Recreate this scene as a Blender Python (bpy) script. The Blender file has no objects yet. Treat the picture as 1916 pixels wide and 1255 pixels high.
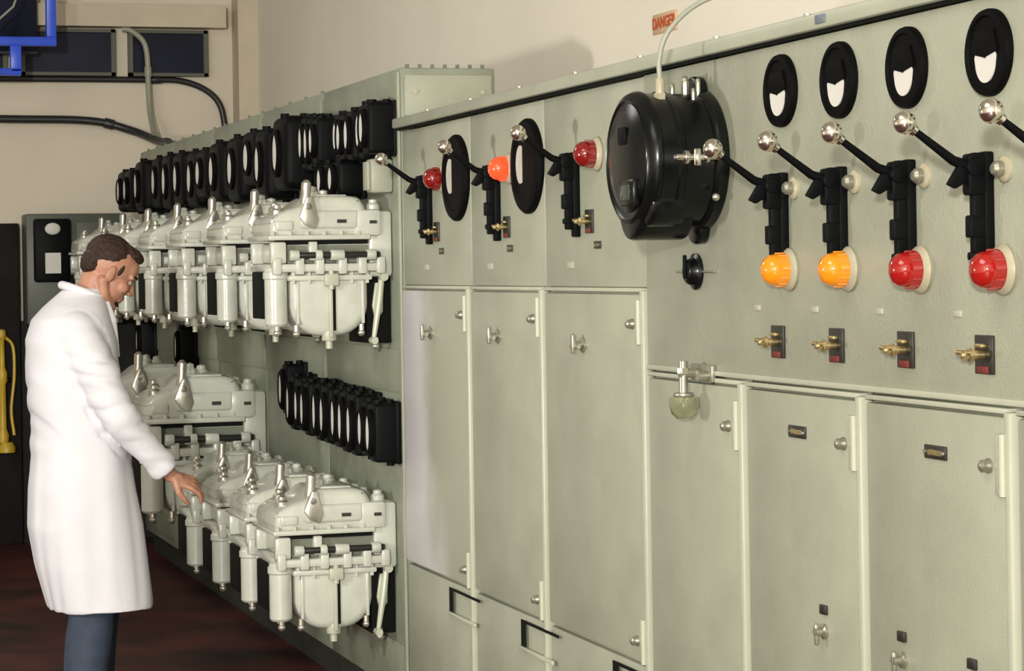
import bpy, bmesh, math, random
from mathutils import Vector, Matrix, noise
random.seed(7)
scene = bpy.context.scene
COL = scene.collection
scene.view_settings.view_transform = 'Standard'

# ------------------------------------------------------------------ materials
_m = {}
def mat(name, col, rough=0.5, metal=0.0, var=0.0, vscale=6.0, bump=0.0, bscale=80.0, emit=0.0, ecol=None, coat=0.0, spec=0.5, trans=0.0):
    if name in _m: return _m[name]
    m = bpy.data.materials.new(name); m.use_nodes = True
    nt = m.node_tree; b = nt.nodes['Principled BSDF']
    b.inputs['Roughness'].default_value = rough
    b.inputs['Metallic'].default_value = metal
    b.inputs['Base Color'].default_value = (*col, 1)
    b.inputs['Coat Weight'].default_value = coat
    b.inputs['Specular IOR Level'].default_value = spec
    b.inputs['Transmission Weight'].default_value = trans
    tc = nt.nodes.new('ShaderNodeTexCoord')
    if var > 0:
        n = nt.nodes.new('ShaderNodeTexNoise'); n.inputs['Scale'].default_value = vscale
        n.inputs['Detail'].default_value = 5
        nt.links.new(tc.outputs['Object'], n.inputs['Vector'])
        r = nt.nodes.new('ShaderNodeValToRGB')
        r.color_ramp.elements[0].position = 0.3; r.color_ramp.elements[1].position = 0.7
        r.color_ramp.elements[0].color = (*[max(0, c*(1-var)) for c in col], 1)
        r.color_ramp.elements[1].color = (*[min(1, c*(1+var)) for c in col], 1)
        nt.links.new(n.outputs['Fac'], r.inputs['Fac'])
        nt.links.new(r.outputs['Color'], b.inputs['Base Color'])
    if bump > 0:
        n2 = nt.nodes.new('ShaderNodeTexNoise'); n2.inputs['Scale'].default_value = bscale
        nt.links.new(tc.outputs['Object'], n2.inputs['Vector'])
        bp = nt.nodes.new('ShaderNodeBump'); bp.inputs['Strength'].default_value = bump
        bp.inputs['Distance'].default_value = 0.01
        nt.links.new(n2.outputs['Fac'], bp.inputs['Height'])
        nt.links.new(bp.outputs['Normal'], b.inputs['Normal'])
    if emit > 0:
        b.inputs['Emission Color'].default_value = (*(ecol or col), 1)
        b.inputs['Emission Strength'].default_value = emit
    _m[name] = m
    return m

PC = (0.338, 0.352, 0.270)
PANEL = mat('panel_paint', PC, 0.42, var=0.10, vscale=5, bump=0.14, bscale=200)
PANEL2 = mat('darker_panel_paint', (0.24, 0.265, 0.20), 0.40, var=0.20, vscale=4, bump=0.14, bscale=200)  # darker, more mottled grey-green than the control cabinet paint
PANEL3 = mat('dark_box_paint', (0.07, 0.08, 0.06), 0.45, var=0.2, vscale=4)
EDGE = mat('edge_paint', (0.46, 0.475, 0.37), 0.35, var=0.06, vscale=8)
BRK = mat('breaker_paint', (0.53, 0.545, 0.47), 0.28, var=0.12, vscale=10, coat=0.3, bump=0.06, bscale=90)
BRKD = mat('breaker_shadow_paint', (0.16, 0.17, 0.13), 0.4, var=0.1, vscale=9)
BLACK = mat('black_enamel', (0.003, 0.004, 0.004), 0.24, spec=0.32)
BLACKR = mat('black_meter_enamel', (0.003, 0.003, 0.003), 0.6, spec=0.06)
BLACKM = mat('black_bakelite', (0.003, 0.0035, 0.004), 0.5, spec=0.09)
ROD = mat('dark_steel_rod', (0.02, 0.02, 0.018), 0.35, spec=0.4)
CHROME = mat('chrome', (0.82, 0.78, 0.70), 0.18, 1.0)
STEEL = mat('dull_steel', (0.62, 0.60, 0.52), 0.28, 0.85)
STEELD = mat('tarnished_steel', (0.36, 0.35, 0.28), 0.35, 0.7)
BRASS = mat('brass', (0.62, 0.50, 0.25), 0.3, 0.9)
DIAL = mat('dial_white', (0.66, 0.65, 0.60), 0.5, var=0.05)
DIALD = mat('aged_dial_white', (0.52, 0.50, 0.44), 0.55, var=0.12, vscale=30)
CREAM = mat('cream_bezel', (0.40, 0.365, 0.255), 0.35)
REDL = mat('red_lens', (0.33, 0.008, 0.006), 0.12, emit=0.04, ecol=(0.8, 0.02, 0.01), coat=1)
DREDL = mat('dark_red_lens', (0.20, 0.006, 0.005), 0.12, emit=0.02, ecol=(0.8, 0.02, 0.01), coat=1)
GLOWL = mat('lit_red_lens', (0.9, 0.07, 0.02), 0.12, emit=0.8, ecol=(1, 0.07, 0.02), coat=1)
AMBL = mat('amber_lens', (0.78, 0.25, 0.008), 0.12, emit=0.16, ecol=(1, 0.30, 0.01), coat=1)
REDTAG = mat('red_tag', (0.16, 0.02, 0.014), 0.5)
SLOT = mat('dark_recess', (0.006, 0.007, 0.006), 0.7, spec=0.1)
PLATE = mat('engraved_plate', (0.02, 0.02, 0.015), 0.4)
PLINTH = mat('plinth_paint', (0.02, 0.024, 0.018), 0.6, var=0.3)

# ------------------------------------------------------------------ geometry builder
def align(d):
    return Vector((0, 0, 1)).rotation_difference(Vector(d).normalized()).to_matrix().to_4x4()
class G:
    def __init__(s): s.bm = bmesh.new()
    def add(s, t, M=None):
        if M is not None: t.transform(M)
        me = bpy.data.meshes.new('t'); t.to_mesh(me); t.free()
        s.bm.from_mesh(me); bpy.data.meshes.remove(me); return s
    def box(s, c, size, bev=0.0, seg=2, rot=None):
        t = bmesh.new(); bmesh.ops.create_cube(t, size=1)
        t.transform(Matrix.Diagonal((*size, 1)))
        if bev > 0: bmesh.ops.bevel(t, geom=t.edges[:], offset=bev, segments=seg, affect='EDGES', profile=0.5)
        M = Matrix.Translation(c)
        if rot is not None: M = M @ rot
        return s.add(t, M)
    def bx(s, a, b, bev=0.0, seg=2):
        a = Vector(a); b = Vector(b); d = b-a
        return s.box((a+b)/2, (abs(d.x), abs(d.y), abs(d.z)), bev, seg)
    def cyl(s, p0, p1, r0, r1=None, seg=24, bev=0.0):
        p0 = Vector(p0); p1 = Vector(p1); d = p1-p0
        if r1 is None: r1 = r0
        t = bmesh.new()
        bmesh.ops.create_cone(t, cap_ends=True, segments=seg, radius1=r0, radius2=r1, depth=d.length)
        if bev > 0:
            es = [e for e in t.edges if abs(e.verts[0].co.z-e.verts[1].co.z) < 1e-6]
            bmesh.ops.bevel(t, geom=es, offset=bev, segments=2, affect='EDGES', profile=0.5)
        return s.add(t, Matrix.Translation((p0+p1)/2) @ align(d))
    def sph(s, c, r, seg=24, rot=None):
        if not hasattr(r, '__len__'): r = (r, r, r)
        t = bmesh.new(); bmesh.ops.create_uvsphere(t, u_segments=seg, v_segments=max(8, seg//2+2), radius=1)
        M = Matrix.Translation(c)
        if rot is not None: M = M @ rot
        return s.add(t, M @ Matrix.Diagonal((*r, 1)))
    def lathe(s, prof, o=(0, 0, 0), axis=(0, -1, 0), seg=40):
        t = bmesh.new(); rings = []
        for r, h in prof:
            if r < 1e-6: rings.append([t.verts.new((0, 0, h))])
            else: rings.append([t.verts.new((r*math.cos(2*math.pi*i/seg), r*math.sin(2*math.pi*i/seg), h)) for i in range(seg)])
        for A, B in zip(rings, rings[1:]):
            for i in range(seg):
                j = (i+1) % seg
                if len(A) == 1 and len(B) == 1: continue
                if len(A) == 1: t.faces.new((A[0], B[i], B[j]))
                elif len(B) == 1: t.faces.new((A[i], A[j], B[0]))
                else: t.faces.new((A[i], A[j], B[j], B[i]))
        bmesh.ops.recalc_face_normals(t, faces=t.faces[:])
        return s.add(t, Matrix.Translation(o) @ align(axis))
    def tube(s, pts, r, seg=12):
        pts = [Vector(p) for p in pts]; n = len(pts)
        rr = r if hasattr(r, '__len__') else [r]*n
        t = bmesh.new(); rings = []
        up = Vector((0.13, 0.31, 0.94)).normalized()
        for i, p in enumerate(pts):
            d = (pts[min(i+1, n-1)]-pts[max(i-1, 0)]).normalized()
            a = up - d*up.dot(d)
            if a.length < 1e-3: a = Vector((1, 0, 0)) - d*d.x
            a.normalize(); b = d.cross(a); up = a
            rings.append([t.verts.new(p+(a*math.cos(2*math.pi*k/seg)+b*math.sin(2*math.pi*k/seg))*rr[i]) for k in range(seg)])
        for A, B in zip(rings, rings[1:]):
            for k in range(seg): t.faces.new((A[k], A[(k+1) % seg], B[(k+1) % seg], B[k]))
        t.faces.new(rings[0][::-1]); t.faces.new(rings[-1])
        bmesh.ops.recalc_face_normals(t, faces=t.faces[:])
        return s.add(t)
    def prism_x(s, poly, x0, x1, bev=0.0, seg=2):      # poly in (y,z)
        t = bmesh.new()
        A = [t.verts.new((x0, y, z)) for y, z in poly]; B = [t.verts.new((x1, y, z)) for y, z in poly]
        t.faces.new(A); t.faces.new(B[::-1]); n = len(poly)
        for i in range(n): t.faces.new((A[i], B[i], B[(i+1) % n], A[(i+1) % n]))
        bmesh.ops.recalc_face_normals(t, faces=t.faces[:])
        if bev > 0:
            es = [e for e in t.edges if len(e.link_faces) == 2 and e.calc_face_angle(0) > 0.5]
            bmesh.ops.bevel(t, geom=es, offset=bev, segments=seg, affect='EDGES', profile=0.5)
        return s.add(t)
    def prism_y(s, poly, y0, y1, bev=0.0):      # poly in (x,z)
        t = bmesh.new()
        A = [t.verts.new((x, y0, z)) for x, z in poly]; B = [t.verts.new((x, y1, z)) for x, z in poly]
        t.faces.new(A); t.faces.new(B[::-1]); n = len(poly)
        for i in range(n): t.faces.new((A[i], B[i], B[(i+1) % n], A[(i+1) % n]))
        bmesh.ops.recalc_face_normals(t, faces=t.faces[:])
        if bev > 0: bmesh.ops.bevel(t, geom=[e for e in t.edges if e.calc_face_angle(0) > 0.5], offset=bev, segments=2, affect='EDGES', profile=0.5)
        return s.add(t)
    def chain(s, pr, seg=20):
        for p, r in pr: s.sph(p, r, seg)
        for (p, r), (q, u) in zip(pr, pr[1:]): s.cyl(p, q, r, u, seg)
        return s
    def obj(s, name, m, parent=None, loc=(0, 0, 0), ang=35, **props):
        me = bpy.data.meshes.new(name); s.bm.to_mesh(me); s.bm.free()
        me.polygons.foreach_set('use_smooth', [True]*len(me.polygons))
        me.set_sharp_from_angle(angle=math.radians(ang))
        me.materials.append(m); me.update()
        o = bpy.data.objects.new(name, me); COL.objects.link(o)
        o.location = loc
        if parent: o.parent = parent
        for k, v in props.items(): o[k] = v
        return o
def root(name, loc, label, cat, group=None):
    o = bpy.data.objects.new(name, None); o.empty_display_size = 0.05
    COL.objects.link(o); o.location = loc; o['label'] = label; o['category'] = cat
    if group: o['group'] = group
    return o
def dup(o, loc=None, parent=None, **props):
    c = o.copy(); COL.objects.link(c)
    if parent is not None: c.parent = parent
    if loc is not None: c.location = loc
    for k, v in props.items(): c[k] = v
    for ch in list(o.children): dup(ch, parent=c)
    return c
def smooth_path(pts, k=8):
    P = [Vector(p) for p in pts]; P = [P[0]*2-P[1]]+P+[P[-1]*2-P[-2]]; out = []
    for i in range(1, len(P)-2):
        a, b, c, d = P[i-1:i+3]
        for j in range(k):
            t = j/k
            out.append(0.5*((2*b)+(c-a)*t+(2*a-5*b+4*c-d)*t*t+(3*b-a-3*c+d)*t**3))
    out.append(P[-2]); return out

# world axes: X runs along the switchboard (far end negative), Y across the room, Z up
FN = 2.10      # front plane of the switchboard
# ------------------------------------------------------------------ room
WALL = mat('wall_paint', (0.82, 0.765, 0.65), 0.8, var=0.04, vscale=1.2, bump=0.1, bscale=60)
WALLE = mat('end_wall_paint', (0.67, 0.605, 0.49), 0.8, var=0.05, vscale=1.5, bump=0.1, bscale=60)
FLOOR = mat('floor_paint', (0.05, 0.009, 0.007), 0.5, var=0.85, vscale=2.5)
CEIL = mat('ceiling_paint', (0.45, 0.43, 0.38), 0.9, var=0.03)
def struct(name, a, b, m, label):
    g = G(); g.bx(a, b); o = g.obj(name, m); o['kind'] = 'structure'; o['label'] = label; return o
struct('wall_right', (-14.7, 2.9, 0), (5, 3.1, 4.2), WALL, 'cream painted plaster wall behind the switchboard')
struct('wall_left', (-14.7, -4.2, 0), (5, -4.0, 4.2), WALL, 'cream painted plaster wall')
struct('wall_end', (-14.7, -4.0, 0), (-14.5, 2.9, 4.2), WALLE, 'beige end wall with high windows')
struct('wall_near', (5, -4.2, 0), (5.2, 3.1, 4.2), WALL, 'cream painted plaster wall')
struct('floor', (-14.7, -4.2, -0.1), (5.2, 3.1, 0), FLOOR, 'dark red painted concrete floor')
struct('ceiling', (-14.7, -4.2, 4.2), (5.2, 3.1, 4.3), CEIL, 'pale ceiling')
TRIM = mat('trim_paint', (0.56, 0.49, 0.37), 0.6, var=0.05)
struct('trim_1', (-14.5, 2.78, 0), (-14.3, 2.9, 4.2), TRIM, 'beige pilaster in the corner of the end wall')
NAVY = mat('night_glass', (0.004, 0.007, 0.024), 0.3, var=0.5, vscale=3, spec=0.25)
FRAME = mat('window_frame_paint', (0.09, 0.09, 0.065), 0.5)
for i, (a, b) in enumerate([(1.50, 2.06), (2.14, 2.62), (0.86, 1.42)]):
    g = G()
    g.bx((-14.5, a, 2.78), (-14.44, b, 2.80)); g.bx((-14.5, a, 3.04), (-14.44, b, 3.06))
    g.bx((-14.5, a, 2.78), (-14.44, a+0.025, 3.06)); g.bx((-14.5, b-0.025, 2.78), (-14.44, b, 3.06))
    w = g.obj('window_%d' % (i+1), FRAME); w['kind'] = 'structure'; w['label'] = 'high narrow window with dark blue panes'
    g = G(); g.bx((-14.49, a+0.025, 2.80), (-14.47, b-0.025, 3.04)); g.obj('window_pane', NAVY, w)
struct('trim_2', (-14.5, 0.8, 3.07), (-14.36, 2.72, 3.20), TRIM, 'beige lintel above the windows')
DOORM = mat('dark_door', (0.010, 0.008, 0.007), 0.6, var=0.3, spec=0.2)
struct('trim_3', (-14.5, 1.47, 0), (-14.46, 2.78, 1.32), DOORM, 'dark painted dado along the end wall')
g = G(); g.bx((-14.5, 0.55, 0), (-14.42, 1.47, 1.90), 0.01)
g.bx((-14.42, 0.65, 0.15), (-14.40, 1.30, 0.9), 0.008); g.bx((-14.42, 0.65, 1.0), (-14.40, 1.30, 1.75), 0.008)
o = g.obj('door_1', DOORM); o['kind'] = 'structure'; o['label'] = 'dark brown door in the end wall'

COND = mat('black_conduit', (0.02, 0.02, 0.02), 0.4); CONDG = mat('grey_conduit', (0.30, 0.31, 0.24), 0.4)
def pipe(name, pts, r, m, label, collars=()):
    rt = root(name, pts[0], label, 'pipe'); o0 = Vector(pts[0])
    sp = smooth_path(pts); g = G(); g.tube([p-o0 for p in sp], r, 14); g.obj('pipe_run', m, rt)
    for c in collars:
        i = int(c*(len(sp)-2)); g = G(); d = (sp[i+1]-sp[i]).normalized()
        g.cyl(sp[i]-o0-d*0.03, sp[i]-o0+d*0.03, r*1.3, seg=16, bev=0.003)
        g.obj('pipe_coupling', m, rt)
    return rt
pipe('conduit_pipe', [(-14.475, 0.5, 2.76), (-14.475, 1.4, 2.76), (-14.475, 2.2, 2.76), (-14.475, 2.48, 2.75), (-14.475, 2.66, 2.66), (-14.475, 2.72, 2.5), (-14.475, 2.72, 2.2)], 0.019, COND,
     'black steel conduit under the high windows, curving down at the corner', (0.4, 0.95))
pipe('conduit_pipe', [(-14.46, 0.5, 2.53), (-14.46, 1.4, 2.52), (-14.45, 1.9, 2.51), (-14.4, 2.14, 2.45), (-14.2, 2.26, 2.38), (-13.9, 2.3, 2.34), (-13.7, 2.3, 2.31)], 0.024, COND,
     'black steel conduit along the end wall bending down onto the switchboard', (0.42, 0.8))
pipe('conduit_pipe', [(-14.42, 2.10, 3.06), (-14.41, 2.15, 3.05), (-14.41, 2.22, 2.99), (-14.41, 2.245, 2.9), (-14.41, 2.25, 2.7), (-14.36, 2.25, 2.55), (-14.22, 2.25, 2.42)], 0.017, CONDG,
     'thin grey conduit dropping from the window to the switchboard', (0.6,))
BLUE = mat('glowing_blue_paint', (0.025, 0.075, 0.58), 0.35, var=0.25, vscale=5, emit=0.05, ecol=(0.06, 0.2, 1.0))  # faint emission added to brighten the blue; the frame is no lamp
rt = root('steel_frame', (-13.9, 1.3, 2.7), 'blue steel framework with an added glow hanging near the windows', 'frame')
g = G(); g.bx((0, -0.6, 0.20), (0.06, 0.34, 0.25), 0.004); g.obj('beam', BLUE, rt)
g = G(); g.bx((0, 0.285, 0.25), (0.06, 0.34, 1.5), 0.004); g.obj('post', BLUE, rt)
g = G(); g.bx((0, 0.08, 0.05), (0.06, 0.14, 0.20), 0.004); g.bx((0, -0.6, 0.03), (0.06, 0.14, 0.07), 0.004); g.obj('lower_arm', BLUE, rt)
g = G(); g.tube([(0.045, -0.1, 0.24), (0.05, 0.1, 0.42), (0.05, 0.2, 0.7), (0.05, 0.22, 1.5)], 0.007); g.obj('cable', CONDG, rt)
rt = root('roller_blind', (-14.30, 0.75, 2.9), 'dark navy roller blind hanging behind the blue framework', 'blind')
g = G(); g.bx((0, 0, 0.0), (0.02, 0.83, 1.3), 0.003); g.obj('fabric', NAVY, rt)
g = G(); g.cyl((0.01, 0, 0), (0.01, 0.83, 0), 0.012, seg=12); g.obj('bottom_bar', COND, rt)

# ------------------------------------------------------------------ tall switchboard cabinets
tall_w = 1.17
def tall_cab(L0):
    rt = root('switchgear_cabinet', (-L0, FN, 0), 'tall grey-green steel switchgear cabinet carrying rows of breakers', 'cabinet', 'tall switchgear cabinets')
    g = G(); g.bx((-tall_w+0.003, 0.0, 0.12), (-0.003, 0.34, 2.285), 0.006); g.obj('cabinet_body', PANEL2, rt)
    g = G(); g.bx((-tall_w+0.003, 0.04, 0), (-0.003, 0.32, 0.12)); g.obj('plinth', PLINTH, rt)
    for (za, zb) in ((0.16, 0.30), (1.17, 1.32), (2.18, 2.26)):
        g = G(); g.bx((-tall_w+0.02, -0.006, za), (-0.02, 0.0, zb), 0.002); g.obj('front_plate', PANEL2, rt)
    return rt
for i in range(5):
    rt = tall_cab(7.93+i*tall_w)
    if i == 0:
        for k in range(7):
            g = G(); g.cyl((-0.02, 0.03+k*0.045, 2.285), (-0.02, 0.03+k*0.045, 2.298), 0.007, seg=6); g.obj('cover_bolt', BRKD, rt)
        g = G(); g.bx((-0.003, 0.015, 2.12), (0.004, 0.325, 2.26), 0.002); g.obj('end_cover', PANEL, rt)
        for (y, z) in ((0.05, 2.2), (0.29, 2.2)):
            g = G(); g.cyl((0.003, y, z), (0.012, y, z), 0.007, seg=12); g.obj('cover_bolt', STEEL, rt)
        g = G(); g.bx((-0.03, -0.010, 0.14), (-0.002, 0.0, 2.27), 0.003); g.obj('edge_strip', PANEL, rt)
    else:
        for k in range(4):
            g = G(); g.cyl((-0.1-k*0.3, 0.02, 2.285), (-0.1-k*0.3, 0.02, 2.298), 0.007, seg=6); g.obj('cover_bolt', BRKD, rt)

# ------------------------------------------------------------------ circuit breakers
def U(yc, w, ztop, zbot, r, n=8):
    pts = [(yc-w/2, ztop)]
    for i in range(n+1):
        a = math.pi+math.pi/2*i/n; pts.append((yc-w/2+r+r*math.cos(a), zbot+r+r*math.sin(a)))
    for i in range(n+1):
        a = 1.5*math.pi+math.pi/2*i/n; pts.append((yc+w/2-r+r*math.cos(a), zbot+r+r*math.sin(a)))
    pts.append((yc+w/2, ztop)); return pts
def breaker(loc, label, group):
    rt = root('circuit_breaker', loc, label, 'circuit breaker', group)
    g = G()
    g.bx((-0.20, -0.43, -0.060), (0.195, -0.03, -0.030), 0.009)
    g.bx((-0.17, -0.40, -0.03), (0.150, -0.06, 0.042), 0.012)
    g.bx((-0.16, -0.085, -0.08), (0.165, 0.0, 0.15), 0.014)
    g.bx((-0.18, -0.14, 0.06), (0.180, -0.04, 0.155), 0.016)
    for x, k in ((-0.165, -0.6), (0.165, 1)):
        for y in (-0.415, -0.335, -0.265, -0.185, -0.115, -0.05): g.bx((x-0.02, y-0.015, -0.068), (x+0.036*k if k > 0 else x-0.035, y+0.015, -0.010), 0.006)
        g.bx((x-0.01, -0.435, -0.03), (x+0.025, -0.380, 0.045), 0.008)
        g.bx((x-0.025, -0.30, -0.02), (x+0.020, -0.27, 0.045), 0.005)
    g.obj('housing', BRK, rt)
    g = G()
    g.prism_x([(-0.430, 0.058), (-0.434, 0.105), (-0.418, 0.132), (-0.37, 0.154), (-0.325, 0.166), (-0.29, 0.192), (-0.27, 0.202), (-0.13, 0.202), (-0.105, 0.188), (-0.092, 0.155), (-0.09, 0.058)], -0.18, 0.172, 0.026, 4)
    g.bx((-0.19, -0.442, 0.050), (0.190, -0.082, 0.068), 0.006)
    g.bx((0.155, -0.330, 0.088), (0.181, -0.122, 0.152), 0.012, 3)
    g.bx((0.155, -0.415, 0.082), (0.178, -0.350, 0.118), 0.009, 3)
    g.bx((-0.12, -0.26, 0.195), (0.12, -0.15, 0.208), 0.005)
    for y in (-0.425, -0.365, -0.305, -0.245, -0.185, -0.125): g.cyl((0.178, y, 0.064), (0.178, y, 0.080), 0.008, seg=6)
    g.obj('lid', BRK, rt)
    g = G(); g.bx((0.130, -0.41, 0.036), (0.168, -0.09, 0.051)); g.obj('dark_gap_strip', SLOT, rt)  # black strip painted as the shade in the gap under the lid
    g = G(); g.bx((0.181, -0.20, 0.108), (0.185, -0.168, 0.120)); g.obj('label_plate', PLATE, rt)
    g = G(); g.bx((0.180, -0.085, 0.105), (0.184, -0.060, 0.116)); g.obj('label_plate', PLATE, rt)
    g = G(); g.lathe([(0, 0), (0.013, 0), (0.018, 0.02), (0.022, 0.042), (0.016, 0.07), (0.018, 0.09), (0.017, 0.108), (0.008, 0.118), (0, 0.12)], (0.13, -0.30, 0.14), (0, 0.05, 1), 16)
    g.prism_x([(-0.334, 0.13), (-0.305, 0.20), (-0.285, 0.20), (-0.264, 0.12), (-0.278, 0.086), (-0.314, 0.10)], 0.167, 0.190, 0.006)
    g.cyl((0.09, -0.30, 0.165), (0.190, -0.30, 0.165), 0.015, seg=16, bev=0.003)
    g.obj('lever', STEEL, rt)
    for (x, y, h, s) in ((-0.1, -0.36, 0.145, 1), (-0.12, -0.18, 0.19, 1.2), (0.06, -0.385, 0.135, 1), (-0.02, -0.24, 0.20, 1.1), (0.13, -0.06, 0.15, 1.1), (-0.13, -0.08, 0.15, 1.2), (0.0, -0.08, 0.15, 1.1)):
        g = G(); g.lathe([(0, 0), (0.022*s, 0), (0.022*s, 0.020), (0.014*s, 0.028), (0.014*s, 0.038), (0, 0.044)], (x, y, h), (0, 0, 1), 16); g.obj('cap', STEEL if s < 1.05 else BRK, rt)
    g = G(); g.cyl((0.196, -0.36, -0.002), (0.196, -0.055, -0.002), 0.011, seg=16, bev=0.002); g.obj('clamp_rod', ROD, rt)
    for y, hw in ((-0.355, 0.016), (-0.270, 0.012), (-0.205, 0.024), (-0.085, 0.016)):
        g = G(); g.cyl((0.196, y-hw, -0.002), (0.196, y+hw, -0.002), 0.019, seg=12, bev=0.003); g.box((0.172, y, -0.002), (0.045, 0.016, 0.032), 0.002); g.obj('clamp_collar', BRK, rt)
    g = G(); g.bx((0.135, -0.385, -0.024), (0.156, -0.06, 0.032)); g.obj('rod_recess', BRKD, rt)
    g = G(); g.prism_x(U(-0.225, 0.275, -0.045, -0.280, 0.110, 12), -0.165, 0.168, 0.032, 4)
    g.bx((-0.18, -0.372, -0.090), (0.184, -0.078, -0.070), 0.006)
    g.bx((0.150, -0.345, -0.240), (0.172, -0.334, -0.09), 0.003); g.bx((0.150, -0.115, -0.240), (0.172, -0.104, -0.09), 0.003)
    for y in (-0.355, -0.30, -0.15, -0.095): g.cyl((0.176, y, -0.100), (0.176, y, -0.060), 0.007, seg=6)
    g.obj('tank', BRK, rt)
    g = G(); g.bx((0.165, -0.232, -0.285), (0.180, -0.218, -0.05), 0.003); g.bx((0.168, -0.250, -0.108), (0.200, -0.200, -0.066), 0.005)
    g.cyl((0.190, -0.225, -0.12), (0.190, -0.225, -0.055), 0.010, seg=8)
    g.cyl((0.14, -0.225, -0.298), (0.14, -0.225, -0.255), 0.026, seg=12, bev=0.003); g.cyl((0.14, -0.225, -0.325), (0.14, -0.225, -0.29), 0.012, seg=8)
    g.obj('strap', EDGE, rt)
    g = G(); g.bx((0.165, -0.2165, -0.262), (0.1735, -0.2075, -0.112)); g.obj('strap_gap', SLOT, rt)
    g = G(); g.lathe([(0, -0.01), (0.012, -0.01), (0.014, 0.0), (0.032, 0.0), (0.039, 0.008), (0.039, 0.160), (0.044, 0.165), (0.044, 0.185), (0.039, 0.190), (0.039, 0.200), (0, 0.200)], (0.132, -0.408, -0.245), (0, 0, 1), 24); g.obj('dashpot_cylinder', BRK, rt)
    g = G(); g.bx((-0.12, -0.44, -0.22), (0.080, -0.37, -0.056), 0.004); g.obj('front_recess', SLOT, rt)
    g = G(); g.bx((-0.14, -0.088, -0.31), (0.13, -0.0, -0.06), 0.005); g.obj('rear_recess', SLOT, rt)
    g = G(); g.tube([(0.15, -0.035, -0.06), (0.16, -0.05, -0.16), (0.16, -0.072, -0.30)], [0.010, 0.013, 0.008], 10)
    g.cyl((0.14, -0.072, -0.30), (0.18, -0.072, -0.30), 0.013, seg=12); g.cyl((0.14, -0.035, -0.08), (0.18, -0.035, -0.08), 0.015, seg=12)
    g.prism_x([(-0.06, -0.10), (-0.03, -0.10), (-0.035, -0.20), (-0.06, -0.24), (-0.072, -0.18)], 0.135, 0.152, 0.003)
    g.obj('link_arm', EDGE, rt)
    for y, z in ((-0.408, -0.268), (-0.34, -0.272), (-0.11, -0.272), (-0.06, -0.32)):
        g = G(); g.cyl((0.14, y, z), (0.14, y, z+0.03), 0.010, seg=8); g.sph((0.14, y, z), 0.013, 10); g.obj('drain_nut', STEEL, rt)
    return rt
BN = FN-0.001
b0 = breaker((-8.23, BN, 1.65), 'pale grey oil circuit breaker ending the upper row', 'upper row circuit breakers')
ups = [9.13, 10.03, 10.9, 11.75, 12.6, 13.4]
for L in ups:
    dup(b0, (-L, BN, 1.65), label='pale grey oil circuit breaker in the upper row', group='upper row circuit breakers')
for i, L in enumerate((8.23, 8.74, 9.32, 9.90)):
    dup(b0, (-L, BN, 0.64), label=('pale grey oil circuit breaker ending the lower row', 'pale grey oil circuit breaker midway in the lower row', 'pale grey oil circuit breaker beside the outstretched hand', 'pale grey oil circuit breaker below the outstretched hand')[i], group='lower row circuit breakers')
for i, L in enumerate((10.5, 11.75)):
    c = dup(b0, (-L, BN, 0.88), label='larger pale grey oil circuit breaker mounted at waist height', group='large circuit breakers')
    c.scale = (1.3, 1.22, 1.3)

# ------------------------------------------------------------------ relays / small meters
def relay(loc, h, w, d, dw, dh, group, label):
    rt = root('relay_meter', loc, label, 'meter', group)
    g = G(); g.box((0, -d*0.45, 0), (w, d*0.9, h), min(w, h)*0.14, 3); g.box((0, -0.01, 0), (w+0.004, 0.02, h+0.015), 0.006)
    g.cyl((0, -0.03, h/2-0.005), (0, -0.03, h/2+0.014), 0.014, seg=12); g.cyl((0, -0.03, -h/2-0.014), (0, -0.03, -h/2+0.005), 0.014, seg=12)
    g.cyl((0, -d*0.7, h/2-0.005), (0, -d*0.7, h/2+0.012), 0.018, seg=12)
    g.obj('relay_case', BLACKM, rt)
    t = G(); t.lathe([(0, 0), (1, 0), (1, 0.014), (0.85, 0.022), (0.78, 0.022), (0.74, 0.016), (0, 0.016)], (0, 0, 0), (0, -1, 0), 28)
    t.bm.transform(Matrix.Translation((0, -d*0.88, 0)) @ Matrix.Diagonal((dw, 1, dh, 1)))
    t.obj('bezel', BLACKR, rt)
    pts = []
    for i in range(12):
        u = i/12; pts.append((math.sin(math.pi*u)**1.4*dw*0.42, dh*0.78*math.cos(math.pi*u)))
    for i in range(12):
        u = i/12; pts.append((-math.sin(math.pi*u)**0.8*dw*0.46, -dh*0.66*math.cos(math.pi*u)))
    t = G(); t.prism_y(pts, -d*0.88-0.019, -d*0.88-0.015); t.obj('dial', DIAL, rt)
    return rt
RN = FN-0.001
r_s = relay((-8.0, RN, 2.08), 0.175, 0.098, 0.120, 0.044, 0.068, 'upper relay meters', 'small black relay meter with white dial')
for L in (8.12, 8.24, 8.36, 8.48, 8.76, 8.88, 9.01):
    c = dup(r_s, (-L, RN, 2.08+random.uniform(-0.012, 0.012))); c.scale = (1, random.uniform(0.82, 1.1), random.uniform(0.92, 1.15))
r_t = relay((-9.32, RN, 2.06), 0.29, 0.24, 0.15, 0.066, 0.095, 'tall relay meters', 'tall black relay meter with white dial in the upper row')
for L in (9.68, 10.02, 10.38, 10.74, 11.1, 11.46, 11.82, 12.18, 12.54, 12.9, 13.26, 13.6):
    c = dup(r_t, (-L, RN, (2.05 if L < 10 else 2.06)+random.uniform(-0.02, 0.02)))
    if L > 10: c.scale = (1.2, random.uniform(0.75, 1.15), random.uniform(0.76, 1.02))
r_b = relay((-8.48, RN, 1.925), 0.13, 0.14, 0.12, 0.05, 0.055, 'lower pair of square relay meters', 'square black relay meter beneath the upper relay row'); dup(r_b, (-8.66, RN, 1.925))
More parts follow.
